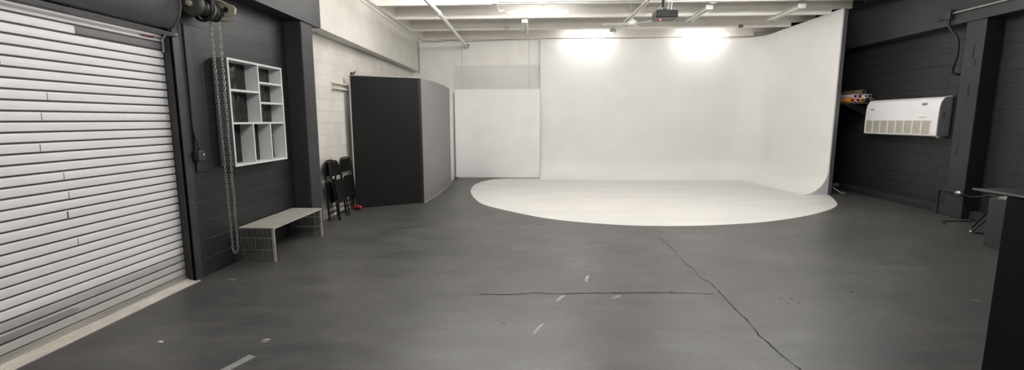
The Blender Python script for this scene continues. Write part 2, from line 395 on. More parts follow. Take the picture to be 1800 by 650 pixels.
# chain hoist beside the hood
HX, HZ = -3.335, 2.77
ho = thing('chain_hoist', 'chain hoist with olive wheel at the right end of the roller door hood', 'chain hoist', (HX, 4.6, HZ))
obj('wheel', MB().lathe((HX, 4.52, HZ), (0, 1, 0), [(.02, -.005), (.085, -.005), (.105, .0), (.11, .02), (.11, .05), (.09, .06)], 28), M['olive'], ho)
obj('wheel_hub', MB().lathe((HX, 4.505, HZ), (0, 1, 0), [(.015, -.02), (.03, -.02), (.03, .012)], 14), M['cast'], ho)
obj('drive_drum', MB().lathe((HX, 4.58, HZ-.005), (0, 1, 0), [(.07, 0), (.085, .01), (.085, .10), (.07, .12), (.07, .16), (.095, .17), (.1, .2), (.1, .25), (.08, .27)], 24), M['rubber'], ho)
obj('drive_belt', MB().tube([(HX+.115*math.cos(t), 4.66+.05*math.sin(t*.5), HZ-.01+.115*math.sin(t)) for t in [k*2*PI/20 for k in range(20)]], .016, 6, True), M['rubber'], ho)
obj('drum_ring', MB().tube([(HX+.098*math.cos(t), 4.745, HZ-.005+.098*math.sin(t)) for t in [k*2*PI/24 for k in range(24)]], .006, 6, True), M['cast'], ho)
bk = MB()
bk.prism([(-.08, -.045), (.10, -.07), (.15, -.04), (.16, .02), (.12, .055), (.02, .10), (-.08, .11)], 1, 4.90, 4.93)
bk.prism([(-.08, -.10), (.05, -.115), (.09, -.095), (.05, -.075), (-.08, -.06)], 1, 4.86, 4.95)
bk.v = [(HX+.04+x, yy, HZ+.02+z) for x, yy, z in bk.v]
obj('bracket', bk, M['cast'], ho, .006)
obj('bracket_hole', MB().cyl((HX+.10, 4.892, HZ+.025), (HX+.10, 4.897, HZ+.025), .028, 14), M['rubber'], ho)
obj('chain_wheel', MB().lathe((HX+.0, 4.86, HZ-.02), (0, 1, 0), [(.02, 0), (.085, 0), (.07, .012), (.085, .024), (.02, .024)], 24), M['rubber'], ho)
obj('chain_guide', MB().tube([(HX+.02, 4.87, HZ+.12), (HX+.08, 4.89, HZ+.10), (HX+.13, 4.92, HZ+.06), (HX+.17, 4.95, HZ+.065)], .010, 8), M['cast'], ho)
obj('mount_arm', B((WL, 4.60, HZ-.02), (HX+.01, 4.64, HZ+.02)), M['jamb'], ho, .003); obj('mount_arm', B((WL, 4.88, HZ-.03), (HX, 4.92, HZ+.03)), M['jamb'], ho, .003)
def chain_path():
    P = []
    for k in range(120):   # left strand down, loop, right strand up
        P.append(Vector((-3.392+.022*k/119, 4.872, 2.70-(2.70-.27)*k/119)))
    for k in range(1, 8):
        t = PI*k/8; P.append(Vector((-3.340-.032*math.cos(t), 4.872, .25-.062*math.sin(t))))
    for k in range(120):
        P.append(Vector((-3.308+.006*k/119, 4.872+.004*math.sin(k*.3), .27+(2.70-.27)*k/119)))
    return P
def chain_mesh():
    P = chain_path(); L = [0]
    for a, b in zip(P, P[1:]): L.append(L[-1]+(b-a).length)
    mb = MB(); s_ = 0.; i = 0; q = 0; pitch = .031
    while s_ < L[-1]:
        while i < len(L)-2 and L[i+1] < s_: i += 1
        t = (P[i+1]-P[i]).normalized(); c = P[i]+t*(s_-L[i])
        ref = Vector((0, 1, 0)); u = (ref-t*ref.dot(t)).normalized(); w = t.cross(u)
        side = (u+w).normalized() if q % 2 else (u-w).normalized()
        pts = [c+t*(.012*sg+.008*math.sin(a)*1)+side*(.009*math.cos(a)) for sg, a in
               ((1, 0), (1, PI/4), (1, PI/2), (1, 3*PI/4), (1, PI), (-1, PI), (-1, 5*PI/4), (-1, 3*PI/2), (-1, 7*PI/4), (-1, 2*PI))]
        mb.tube(pts, .0036, 5, True); s_ += pitch; q += 1
    return mb
obj('hand_chain', chain_mesh(), M['chain'], ho, label='long steel hand chain hanging in a loop almost to the floor')

# switch box with a cable
sb = thing('switch_box', 'small black switch box on the black wall right of the roller door', 'switch box', (WL, 4.6, 1.29))
obj('box', B((WL+.018, 4.56, 1.24), (WL+.075, 4.66, 1.34)), M['jamb'], sb, .006)
obj('button', MB().cyl((WL+.075, 4.625, 1.30), (WL+.084, 4.625, 1.30), .012, 12), M['steel'], sb)
obj('cable', MB().tube([(WL+.03, 4.575, 2.58), (WL+.03, 4.575, 2.0), (WL+.03, 4.57, 1.55), (WL+.035, 4.585, 1.48), (WL+.04, 4.61, 1.42), (WL+.045, 4.615, 1.33)], .009, 6), M['cover'], sb)

# ------------------------------------------------------------------ wall shelf
SX0, SX1, SY0, SY1, SZ0, SZ1 = WL+.002, -3.325, 4.982, 6.068, 1.137, 2.325
sh = thing('wall_shelf', 'white open cubby shelf with eight compartments hung on the black block wall', 'wall shelf', (WL, 5.5, SZ0))
T = .022
obj('back_panel', B((SX0, SY0+T, SZ0+T), (SX0+.008, SY1-T, SZ1-T)), M['gloss'], sh, label='glossy black back board')
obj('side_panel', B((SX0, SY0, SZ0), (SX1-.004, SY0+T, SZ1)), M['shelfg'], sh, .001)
obj('side_panel', B((SX0, SY1-T, SZ0), (SX1-.004, SY1, SZ1)), M['shelfw'], sh, .001)
obj('top_board', B((SX0, SY0+T, SZ1-T), (SX1-.004, SY1-T, SZ1)), M['shelfw'], sh)
obj('bottom_board', B((SX0, SY0+T, SZ0), (SX1-.004, SY1-T, SZ0+T)), M['shelfw'], sh)
W_, H_ = SY1-SY0, SZ1-SZ0
zmid = SZ0+H_*.405
vx = SY0+W_*.52
obj('shelf_board', B((SX0, SY0+T, zmid-T/2), (SX1-.004, SY1-T, zmid+T/2)), M['shelfw'], sh)
obj('divider', B((SX0, vx-T/2, zmid+T/2), (SX1-.004, vx+T/2, SZ1-T)), M['shelfw'], sh)
zl = zmid+(SZ1-zmid)*.515
obj('shelf_board', B((SX0, SY0+T, zl-T/2), (SX1-.004, vx-T/2, zl+T/2)), M['shelfw'], sh)
for f_ in (.345, .685):
    zz = zmid+(SZ1-zmid)*f_; obj('shelf_board', B((SX0, vx+T/2, zz-T/2), (SX1-.004, SY1-T, zz+T/2)), M['shelfw'], sh)
for f_ in (.36, .69):
    yy = SY0+W_*f_; obj('divider', B((SX0, yy-T/2, SZ0+T), (SX1-.004, yy+T/2, zmid-T/2)), M['shelfw'], sh)
fe = B((SX1-.004, SY0, SZ0), (SX1, SY0+T, SZ1)).box((SX1-.004, SY1-T, SZ0), (SX1, SY1, SZ1)).box((SX1-.004, SY0+T, SZ1-T), (SX1, SY1-T, SZ1)).box((SX1-.004, SY0+T, SZ0), (SX1, SY1-T, SZ0+T))
obj('front_edging', fe, M['shelfw'], sh)

# ------------------------------------------------------------------ slatted metal bench
BX0, BX1, BY0, BY1, BZ = -3.465, -3.04, 5.135, 6.36, .41
be = thing('slatted_bench', 'low metal bench of parallel steel bars beside the black wall under the shelf', 'bench', (BX1, 5.75, 0))
NB = 15
for k in range(NB):
    x = BX0+.011+(BX1-BX0-.022)*k/(NB-1); w = .0088; t = .012; wv = .0055
    if k == NB-1: w = wv = .013; t = .02
    mb = MB(); mb.cur = 0 if k == NB-1 else 1; mb.box((x-wv, BY0, 0), (x+wv, BY0+t, BZ-t)).box((x-wv, BY1-t, 0), (x+wv, BY1, BZ-t)); mb.cur = 0; mb.box((x-w, BY0, BZ-t), (x+w, BY1, BZ))
    obj('bar', mb, [M['bench'], M['rod']], be)
for yy in (BY0+.008, BY1-.008):
    for zz in (.14, .28):
        mb = MB().cyl((BX0, yy, zz), (BX1-.02, yy, zz), .006, 8)
        for k in range(NB-1):
            xx = BX0+.011+(BX1-BX0-.022)*(k+.5)/(NB-1); mb.cyl((xx-.005, yy, zz), (xx+.005, yy, zz), .011, 10)
        obj('spacer_rod', mb, M['steel'], be)
for yy in (BY0+.3, BY0+.61, BY1-.3):
    obj('spacer_rod', MB().cyl((BX0, yy, BZ-.008), (BX1-.02, yy, BZ-.008), .006, 8), M['bench'], be)

# ------------------------------------------------------------------ folding chairs (folded)
def folded_chair(label):
    r = thing('folding_chair', label, 'folding chair', (0, 0, 0), 'folded black chairs')
    hw = .22
    # front frame: inverted U from the feet up over the back, in the local YZ plane
    arc = [(0, -hw, 0), (0, -hw, .5), (0, -hw+.004, .85), (0, -hw+.03, .93), (0, -hw+.09, .97), (0, 0, .975), (0, hw-.09, .97), (0, hw-.03, .93), (0, hw-.004, .85), (0, hw, .5), (0, hw, 0)]
    obj('frame', MB().tube(arc, .0125, 8), M['chairb'], r)
    bkp = [(-.20, .74), (-.20, .88), (-.17, .935), (-.1, .955), (.1, .955), (.17, .935), (.20, .88), (.20, .74), (.12, .725), (-.12, .725)]
    obj('backrest', MB().prism(bkp, 0, -.002, .012), M['chairb'], r, .003)
    sp_ = [(-.195, .30), (-.195, .60), (-.15, .655), (.15, .655), (.195, .60), (.195, .30), (.15, .27), (-.15, .27)]
    obj('seat', MB().prism(sp_, 0, .014, .034), M['chairb'], r, .006)
    for s_ in (-1, 1):
        obj('rear_leg', MB().tube([(-.026, s_*(hw-.032), .02), (-.024, s_*(hw-.032), .3), (-.004, s_*(hw-.03), .62)], .011, 8), M['chairb'], r)
        obj('link_bar', B((.012, s_*(hw-.012)-.003, .42), (.018, s_*(hw-.012)+.003, .74)), M['chairb'], r)
        obj('foot_cap', MB().cyl((0, s_*hw, -.004), (0, s_*hw, .035), .017, 10), M['rubber'], r)
        obj('foot_cap', MB().cyl((-.026, s_*(hw-.032), -.004), (-.026, s_*(hw-.032), .03), .015, 10), M['rubber'], r)
    for zz in (.12, .20): obj('crossbar', MB().cyl((0, -hw, zz), (0, hw, zz), .008, 8), M['chairb'], r)
    obj('crossbar', MB().cyl((-.026, -hw+.03, .09), (-.026, hw-.03, .09), .008, 8), M['chairb'], r)
    for s_ in (-1, 1): obj('hinge_pin', MB().cyl((-.014, s_*hw-.012, .66), (-.014, s_*hw+.012, .66), .012, 8), M['steel'], r)
    return r
ch = folded_chair('folded black metal chair leaning outermost beside the end of the bench')
ch.location = (-3.225, 7.60, .012); ch.rotation_euler = (0, -math.radians(9.5), math.radians(3))
dup(ch, (-3.385, 7.56, .012), (0, -math.radians(3.2), math.radians(3)), 'folded black metal chair leaning behind another, against the white block wall')
dup(ch, (-3.36, 8.22, .012), (0, -math.radians(5), math.radians(-4)), 'folded black metal chair half hidden behind the tall black panel')

# red bag, wall bracket, outlet beside the panel
rb = MB()
for i in range(4):
    rb.ball((-3.33+.035*i, 8.36-.02*i, .04+.012*(i % 2)), .045-.004*i, 10, 6)
tag(obj('red_bag', rb, M['red'], None, origin=(-3.3, 8.33, 0)), 'small crumpled red bag on the floor at the foot of the black panel', 'bag')
wbk = thing('wall_bracket', 'pale two-bar bracket on the white block wall left of the black panel', 'bracket', (WL, 8.1, 2.2))
obj('end_plate', B((WL, 7.94, 2.16), (WL+.02, 8.02, 2.34)), M['boardw'], wbk, .004)
for zz in (2.2, 2.29): obj('bar', B((WL+.02, 7.95, zz-.014), (WL+.065, 9.1, zz+.014)), M['white_wall'], wbk, .004)
obj('bolt', MB().ball((WL+.022, 7.97, 2.245), .016), M['conduit'], wbk)
ol = thing('wall_outlet', 'pale outlet box on the white block wall between the folded chairs', 'outlet', (WL, 8.1, .875))
obj('box', B((WL, 8.02, .83), (WL+.045, 8.16, .93)), M['outlet'], ol, .006)
obj('faceplate', B((WL+.045, 8.035, .84), (WL+.05, 8.145, .92)), M['boardw'], ol, .002)

# ------------------------------------------------------------------ panels
def slab(a, b, t, z0, z1):
    a, b = Vector(a), Vector(b); d = (b-a).normalized(); nn = Vector((-d.y, d.x))*t   # thickness to the left of a->b
    q = [a, b, b+nn, a+nn]
    return MB().hexa([(p.x, p.y, z0) for p in q]+[(p.x, p.y, z1) for p in q])
pa = thing('panel_flat', 'tall black rectangular panel standing on the floor, facing the room', 'panel', (-2.8, 8.8, 0))
A_, B_ = Vector((-3.385, 8.455)), Vector((-2.225, 9.095)); d_ = (B_-A_).normalized()
obj('black_face', slab(A_+d_*.022, B_-d_*.05, .04, .0, 2.45), M['blackpanel'], pa)
obj('edge_strip', slab(A_, A_+d_*.02, .045, 0, 2.455), M['panel_edge'], pa, label='pale left edge')
obj('corner_post', slab(B_-d_*.05, B_, .05, 0, 2.455), M['rubber'], pa)
obj('top_cap', slab(A_, B_, .045, 2.455, 2.467), M['panel_edge'], pa)
cl = thing('spring_clamp', 'small black clamp on the top left corner of the black panel', 'clamp', (-3.33, 8.5, 2.467))
obj('jaw', B((-3.36, 8.46, 2.467), (-3.33, 8.51, 2.50)).box((-3.36, 8.47, 2.50), (-3.30, 8.50, 2.515)), M['rubber'], cl, .004)
obj('handle', MB().tube([(-3.33, 8.49, 2.467), (-3.30, 8.50, 2.49), (-3.28, 8.51, 2.53)], .01, 8), M['rubber'], cl)
gp = thing('partition_wall', 'long matt grey partition of three panels running from the black panel back to the white board', 'partition', (-2.25, 10.9, 0))
G = [(-2.215, 9.11), (-2.155, 10.2), (-2.175, 11.35), (-2.26, 12.35)]
for a, b in zip(G, G[1:]): obj('grey_panel', slab(a, b, .04, .012, 2.46), M['greypanel'], gp, .003)
wm = slab(G[3], (-2.29, 13.0), .045, 0.0, 2.47); obj('white_return', wm, M['boardw'], gp, label='narrow white end panel')
bs = MB()
for a, b in zip(G, G[1:]):
    x_ = slab((a[0]+.006, a[1]), (b[0]+.006, b[1]), .03, 0, .012); bs.add(x_.v, x_.f)
obj('foot_light_strip', bs, M['panel_edge'], gp)  # pale strip paints the soft line of light along the partition foot
wp = thing('white_board', 'low white board standing between the grey partition and the cyclorama', 'board', (-1.05, 13.05, 0))
obj('sheet', B((-2.245, 13.05, .03), (.135, 13.09, 2.485)), M['boardw'], wp, .004)
obj('top_edge', B((-2.245, 13.045, 2.485), (.135, 13.09, 2.497)), M['shelfw'], wp)
obj('kick_strip', B((-2.18, 13.048, 0.0), (.135, 13.09, .03)), M['conduit'], wp)

# ------------------------------------------------------------------ cyclorama
cy = thing('cyclorama', 'large curved white studio backdrop wall with painted white floor', 'backdrop', (3, 13.3, 0))
plan = []   # x, y, inward normal, rim height
def addp(x, y, nx, ny, z): plan.append((x, y, nx, ny, z))
y_b = 13.3
for k in range(13):
    t = k/12; addp(.14+(5.25-.14)*t, y_b, 0, -1, 3.864-.045*t)
# corner arc then the wing
we = Vector((6.425, 10.43)); ws = Vector((6.20, 12.66)); wd = (we-ws).normalized(); wn = Vector((wd.y, -wd.x))
if wn.x > 0: wn = -wn
p0 = Vector((5.25, y_b)); p1 = ws; h0 = Vector((1, 0)); 
import mathutils
n_c = 18
L0 = .62; c0 = p0+Vector((L0, 0)); c1 = p1-wd*.42
for k in range(1, n_c):
    t = k/n_c; q = p0*(1-t)**3+c0*3*t*(1-t)**2+c1*3*t*t*(1-t)+p1*t**3
    dq = (c0-p0)*3*(1-t)**2+(c1-c0)*6*t*(1-t)+(p1-c1)*3*t*t; dq.normalize(); nn = Vector((dq.y, -dq.x))
    addp(q.x, q.y, nn.x, nn.y, 3.819+(3.872-3.819)*t*t)
for k in range(13):
    t = k/12; q = ws+(we-ws)*t; addp(q.x, q.y, wn.x, wn.y, 3.872+(3.945-3.872)*t)
RC = .55
def profile(z_top):   # (inset from the wall plane, z)
    return [(RC*(1-math.sin(a)), RC*(1-math.cos(a))) for a in [PI/2*k/12 for k in range(13)]]+[(0, RC+(z_top-RC)*k/4) for k in range(1, 5)]
mb = MB(); rows = []
for x, y, nx, ny, z in plan:
    pr = profile(z)
    ins = [(x+nx*i, y+ny*i, zz+.003) for i, zz in pr]
    rows.append(ins)
n = len(rows[0]); vs = [v for r in rows for v in r]
mb.add(vs, [(i*n+j, (i+1)*n+j, (i+1)*n+j+1, i*n+j+1) for i in range(len(rows)-1) for j in range(n-1)], True)
back = [(x-nx*.03, y-ny*.03) for x, y, nx, ny, z in plan]
bv = [(bx, by, zz) for (bx, by), pl in zip(back, plan) for zz in (0, pl[4]+.003)]
mb.add(bv, [(2*i, 2*i+1, 2*i+3, 2*i+2) for i in range(len(plan)-1)])
for i in range(len(plan)-1):   # rim
    mb.add([rows[i][-1], rows[i+1][-1], bv[2*i+3], bv[2*i+1]], [(0, 1, 2, 3)])
for e in (0, -1):
    bb = bv[0:2] if e == 0 else bv[-2:]
    if e == 0: mb.add(rows[e]+[bb[1], bb[0]], [list(range(n+2))])
    else:      mb.add(rows[e][12:]+[bb[1], (bb[0][0], bb[0][1], RC+.003)], [list(range(n-12+2))])
obj('curved_wall', mb, M['cyc'], cy)
# flat filler closing the wing's cove at its free end
r = rows[-1][:13]; fx, fy = plan[-1][0], plan[-1][1]
q = r+[(fx+.03, fy, RC), (fx+.03, fy, 0)]
fl = MB(); fl.add([(a, b-.004, c) for a, b, c in q]+[(a, b+.02, c) for a, b, c in q], [list(range(len(q)))[::-1], [len(q)+i for i in range(len(q))]]+[(i, (i+1) % len(q), len(q)+(i+1) % len(q), len(q)+i) for i in range(len(q))])
obj('end_filler', fl, M['cycend'], cy, label='pale flat filler under the curved end')
obj('end_stud', B((fx+.034, fy+.02, 0), (fx+.12, fy+.12, 3.93)), M['hood'], cy, label='grey stud behind the wing edge')
sk = B((fx+.034, fy+.3, 0), (fx+.10, fy+.36, 3.9))
obj('stud', sk, M['hood'], cy)
out = [(-1.2, 12.8), (-1.364, 12.475), (-1.494, 12.012), (-1.547, 11.503), (-1.482, 10.536), (-1.24, 9.551), (-.978, 8.903), (-.41, 8.243), (.194, 7.70), (.743, 7.42), (1.264, 7.26), (1.785, 7.195), (2.312, 7.205),
       (2.868, 7.292), (3.675, 7.53), (4.438, 7.92), (5.056, 8.352), (5.566, 8.8), (5.92, 9.237), (6.2, 9.79), (6.36, 10.15), (6.44, 10.41)]
sm = []
for i in range(len(out)-1):   # Catmull-Rom through the outline
    p = [Vector(out[max(0, min(len(out)-1, i+k))]) for k in (-1, 0, 1, 2)]
    for k in range(5):
        t = k/5; sm.append(tuple(.5*((2*p[1])+(p[2]-p[0])*t+(2*p[0]-5*p[1]+4*p[2]-p[3])*t*t+(-p[0]+3*p[1]-3*p[2]+p[3])*t**3)))
sm.append(out[-1])
poly = sm+[(6.2, 10.43), (5.9, 12.7), (5.2, 13.05), (.14, 13.04), (-.4, 13.03), (-.9, 13.0)]
obj('floor_paint', flat_poly(poly, .0, .003), M['cycfloor'], cy, label='white paint with a rounded front edge on the floor')

# ------------------------------------------------------------------ ceiling lights
def tube_light(label, lit=True, group=None):
    """about 1.25 m long, along local X, hung below its own origin"""
    r = thing('ceiling_light', label, 'light', (0, 0, 0), group)
    hl = .60
    if lit:
        obj('housing', MB().prism([(-.03, .02), (.03, .02), (.036, .0), (-.036, .0)], 0, -hl, hl), M['fan'], r, .006)
        prof = [(.05*math.cos(a), -.022-.045*math.sin(a)) for a in [-.7+(PI+1.4)*k/12 for k in range(13)]]
        mb = MB(); st = [-hl-.02, -hl+.0, -hl+.03, hl-.03, hl-.0, hl+.02]; sc_ = [.25, .8, 1, 1, .8, .25]
        vs = [(s_, p[0]*c_, -.022+(p[1]+.022)*c_) for s_, c_ in zip(st, sc_) for p in prof]; m_ = len(prof)
        mb.add(vs, [(i*m_+j, i*m_+j+1, (i+1)*m_+j+1, (i+1)*m_+j) for i in range(5) for j in range(m_-1)], True)
        mb.add(vs[:m_], [list(range(m_))]); mb.add(vs[-m_:], [list(range(m_))])
        obj('diffuser', mb, M['tube'], r)
        for s_ in (-1, 1): obj('end_cap', B((s_*hl-.02, -.04, .0), (s_*hl+.02, .04, .03)), M['fan'], r, .006)
    else:
        obj('housing', MB().prism([(-.03, .03), (.03, .03), (.075, -.005), (-.075, -.005)], 0, -hl-.02, hl+.02), M['fan'], r, .003)
        for s_ in (-1, 1):
            obj('tube', MB().cyl((-hl+.02, s_*.04, -.03), (hl-.02, s_*.04, -.03), .016, 12), M['unlit'], r)
            obj('end_cap', B((s_*(hl+.02)-.012, -.07, -.055), (s_*(hl+.02)+.012, .07, .03)), M['conduit'], r, .004)
    return r
lt = tube_light('largest glowing tube light, left of the ceiling fan'); lt.location = (.06, 10.1, 3.885)
dup(lt, (1.44, 12.93, 3.90), label='lit tube light above the left part of the white backdrop, close to the fan')
dup(lt, (4.49, 12.93, 3.88), label='lit tube light above the right part of the white backdrop')
def added_front_light(x, y, z):  # added lamp out of view, brightens door, joists, floor and backdrop
    r_ = dup(lt, (x, y, z), label='added unseen tube light brightening the front half of the studio', group='added lights over the front of the studio')
    for c in r_.children:
        if c.name.startswith('diffuser'):
            c.data = c.data.copy(); c.data.materials[0] = M['tube_added']
    for s_ in (-1, 1):
        h = obj('hanger', MB().cyl((s_*.4, 0, .015), (s_*.4, 0, ZT-z), .008, 8), M['wconduit']); h.parent = r_
for x, y, z in ((-1.6, 8.2, 3.85), (.2, 8.2, 3.85), (2.9, 8.2, 3.85), (4.8, 8.2, 3.85), (-.6, 5.4, 3.25), (3.0, 5.5, 3.25), (-1.5, 2.6, 3.1)):
    added_front_light(x, y, z)
ul = tube_light('unlit twin tube fixture on the ceiling right of the projector', False); ul.location = (3.39, 10.25, 3.83); ul.rotation_euler = (0, 0, PI/2)
dup(ul, (5.15, 10.25, 3.83), (0, 0, PI/2), 'unlit twin tube fixture on the ceiling by the right wing of the backdrop')
dup(ul, (-.24, 11.3, 3.83), (0, 0, PI/2), 'unlit twin tube fixture behind the nearest lit tube on the left')

# ------------------------------------------------------------------ ceiling fan
FX, FY = 2.08, 10.5
fn = thing('ceiling_fan', 'white three-bladed ceiling fan on a short rod', 'ceiling fan', (FX, FY, 4.25))
obj('canopy', MB().lathe((FX, FY, 3.98), (0, 0, 1), [(.02, 0), (.06, .02), (.075, .27)], 20), M['fan'], fn)
obj('downrod', MB().cyl((FX, FY, 3.78), (FX, FY, 4.02), .014, 10), M['conduit'], fn)
obj('motor', MB().lathe((FX, FY, 3.655), (0, 0, 1), [(.03, 0), (.09, .012), (.11, .04), (.105, .08), (.05, .12), (.02, .15)], 24), M['fan'], fn)
for k, a in enumerate((math.radians(172), math.radians(-38), math.radians(58))):
    mb = MB(); L_ = [(.10, .035), (.18, .05), (.35, .062), (.52, .066), (.60, .055), (.63, .02)]
    for sgn_z in (0,):
        vs = []
        for rr, w in L_:
            for s_, zz in ((-1, -.010), (1, .010), (1, .017), (-1, -.003)):
                p = Vector((rr, s_*w, 3.69+zz)); vs.append((FX+p.x*math.cos(a)-p.y*math.sin(a), FY+p.x*math.sin(a)+p.y*math.cos(a), p.z))
        mb.add(vs, [(4*i+j, 4*i+(j+1) % 4, 4*i+4+(j+1) % 4, 4*i+4+j) for i in range(len(L_)-1) for j in range(4)]+[(0, 1, 2, 3), tuple(len(vs)-4+j for j in (3, 2, 1, 0))])
    obj('blade', mb, M['fan'], fn)

# ------------------------------------------------------------------ projector
pj = thing('projector', 'projector with painted-on shade and a red indicator light hung from the ceiling', 'projector', (2.15, 8.0, 3.36))
cxp, cyp = 2.15, 8.0
obj('body', B((cxp-.18, cyp, 3.305), (cxp+.18, cyp+.30, 3.43)), M['projd'], pj, .018)
obj('underside', B((cxp-.172, cyp+.008, 3.292), (cxp+.172, cyp+.29, 3.312)), M['projg'], pj, .008)
obj('indicator', MB().ball((cxp-.085, cyp+.10, 3.288), .013), M['led'], pj)
obj('lens', MB().cyl((cxp+.08, cyp+.29, 3.36), (cxp+.08, cyp+.335, 3.36), .04, 18), M['chairb'], pj)
vt = MB()
for k in range(6): vt.box((cxp+.03+k*.02, cyp-.004, 3.34), (cxp+.042+k*.02, cyp+.004, 3.40))
obj('vent', vt, M['rubber'], pj)
obj('mount_plate', B((cxp-.07, cyp+.06, 3.43), (cxp+.07, cyp+.22, 3.45)), M['rubber'], pj, .004)
obj('mount_pole', MB().cyl((cxp-.035, cyp+.14, 3.44), (cxp-.035, cyp+.14, 4.25), .03, 12), M['rubber'], pj)
obj('cable', MB().tube([(cxp+.07, cyp+.05, 3.43), (cxp+.075, cyp+.03, 3.56), (cxp+.03, cyp+.08, 3.68), (cxp+.03, cyp+.13, 3.9), (cxp-.0, cyp+.14, 4.25)], .008, 6).tube([(cxp+.02, cyp+.05, 3.43), (cxp+.03, cyp+.04, 3.53), (cxp+.0, cyp+.1, 3.7), (cxp-.0, cyp+.14, 4.2)], .007, 6), M['boardw'], pj, label='pale cables looping up to the ceiling')
for a in (0, 2.1, 4.2): obj('mount_arm', MB().tube([(cxp-.035, cyp+.14, 3.5), (cxp-.035+.10*math.cos(a), cyp+.14+.1*math.sin(a), 3.432)], .008, 6), M['rubber'], pj)
# small camera on a joist
sc_ = thing('ceiling_camera', 'tiny grey camera on the joist left of the ceiling fan', 'camera', (1.95, 11.97, 3.85))
obj('base', MB().cyl((1.9, 11.99, 3.88), (1.9, 11.99, 3.85), .04, 12), M['conduit'], sc_)
obj('body', MB().cyl((1.84, 11.97, 3.83), (1.99, 11.9, 3.815), .035, 14), M['conduit'], sc_)
obj('lens', MB().cyl((1.99, 11.9, 3.815), (2.03, 11.88, 3.81), .045, 14, .03), M['fan'], sc_)

# ------------------------------------------------------------------ pipes, conduits and boxes at the ceiling
def pipe(name, pts, r, m, label, cat='pipe', n=8, group=None):
    o = obj(name, MB().tube(pts, r, n), m, None, origin=pts[0]); return tag(o, label, cat, group)
wpp = thing('ceiling_pipe', 'white painted pipe running under the ceiling to the back wall, elbow at its end', 'pipe', (-1.9, 8, 3.7))
obj('run', MB().tube([(-1.9, YF+.05, 3.72), (-1.9, 8.0, 3.715), (-1.87, 9.3, 3.70), (-1.92, 12.9, 3.69), (-1.93, 13.15, 3.68)], .042, 12), M['wconduit'], wpp)
obj('coupling', MB().cyl((-1.872, 9.22, 3.70), (-1.875, 9.36, 3.70), .052, 12), M['wconduit'], wpp)
obj('elbow', MB().tube([(-1.93, 13.12, 3.68), (-1.925, 13.24, 3.67), (-1.91, 13.31, 3.69), (-1.90, 13.40, 3.72)], .052, 12), M['conduit'], wpp)
pipe('conduit', [(-.75, 9.37, 3.91), (-.1, 9.375, 3.905), (.6, 9.375, 3.915), (1.2, 9.375, 3.90), (2.02, 9.375, 3.895)], .014, M['conduit'], 'thin grey conduit along the joist in front of the nearest lit tube', 'conduit')
run2 = pipe('conduit', [(2.15, 9.372, 3.905), (4.0, 9.372, 3.915), (5.2, 9.372, 3.895), (6.7, 9.372, 3.90)], .014, M['conduit'], 'thin grey conduit along the joist right of the projector', 'conduit')
pipe('conduit', [(2.115, 8.55, 4.24), (2.112, 8.6, 3.865), (2.08, 9.3, 3.865), (1.98, 12.7, 3.865)], .013, M['wconduit'], 'left one of the paired white conduits running towards the backdrop beside the fan', 'conduit')
pipe('conduit', [(2.195, 8.55, 4.24), (2.19, 8.6, 3.865), (2.15, 9.3, 3.865), (2.05, 12.7, 3.865)], .013, M['wconduit'], 'right one of the paired white conduits running towards the backdrop beside the fan', 'conduit')
pipe('conduit', [(2.5, 7.2, 3.865), (2.46, 10.3, 3.865)], .013, M['wconduit'], 'short single white conduit between the fan and the projector', 'conduit')
pipe('conduit', [(-3.1, 11.955, 3.90), (1.5, 11.955, 3.90), (5.5, 11.955, 3.90)], .010, M['wconduit'], 'thin pale conduit along the farthest but one joist over the backdrop', 'conduit')
pipe('hanging_pole', [(.18, 9.6, 4.25), (.18, 9.75, 3.99), (.15, 10.1, 3.905)], .016, M['wconduit'], 'short white hanger above the nearest lit tube', 'hanger')
cdm = MB().tube([(-.75, 9.36, 3.88), (-.73, 9.37, 3.81), (-.69, 9.4, 3.755), (-.66, 9.42, 3.745)], .009, 6).tube([(-.66, 9.42, 3.745), (-.62, 9.5, 3.75), (-.5, 10.08, 3.87)], .008, 6)
cdm.box((-.72, 9.39, 3.735), (-.62, 9.43, 3.765)).ball((-.61, 9.42, 3.735), .025, 8, 6)
tag(obj('power_cord', cdm, M['conduit'], None, origin=(-.7, 9.4, 3.75)), 'grey power cord with plug drooping to the left end of the nearest lit tube', 'cord')
def jbox(x, y, z, label, m='conduit', s=.06, on=None):
    if on:
        o = obj('junction_box', B((x-s, y-.03, z-.035), (x+s, y+.02, z+.035)).box((x-s*.85, y-.034, z-.028), (x+s*.85, y-.03, z+.028)), M[m], on, .004); return
    r = thing('junction_box', label, 'junction box', (x, y, z))
    obj('box', B((x-s, y-.03, z-.035), (x+s, y+.02, z+.035)), M[m], r, .005)
    obj('cover', B((x-s*.85, y-.034, z-.028), (x+s*.85, y-.03, z+.028)), M[m], r)
jbox(-.78, 9.37, 3.905, 'grey junction box on the joist left of the nearest lit tube')
jbox(2.08, 9.37, 3.925, 'grey junction box where the paired conduits cross the joist above the fan')
jbox(2.53, 9.37, 3.895, '', on=run2)
jbox(-.72, 11.95, 3.90, 'small grey junction box on the far joist left of the backdrop', s=.05)
jbox(3.42, 9.55, 3.90, 'grey junction box at the near end of the left unlit fixture by the projector', s=.07)
jbox(5.02, 9.37, 3.895, '', 'hood', .07, run2)
jbox(4.98, 11.95, 3.89, 'dark junction box on the far joist above the right lit tube', 'hood', s=.05)
jbox(5.2, 11.95, 3.89, 'pale junction box on the far joist above the right lit tube', 'fan', s=.06)
pipe('conduit', [(-3.2, 13.33, 3.85), (-2.8, 13.34, 3.83), (-2.4, 13.35, 3.86), (-2.0, 13.35, 3.83), (.1, 13.36, 3.885)], .012, M['conduit'], 'thin grey cable along the top of the back wall at the left corner', 'conduit')
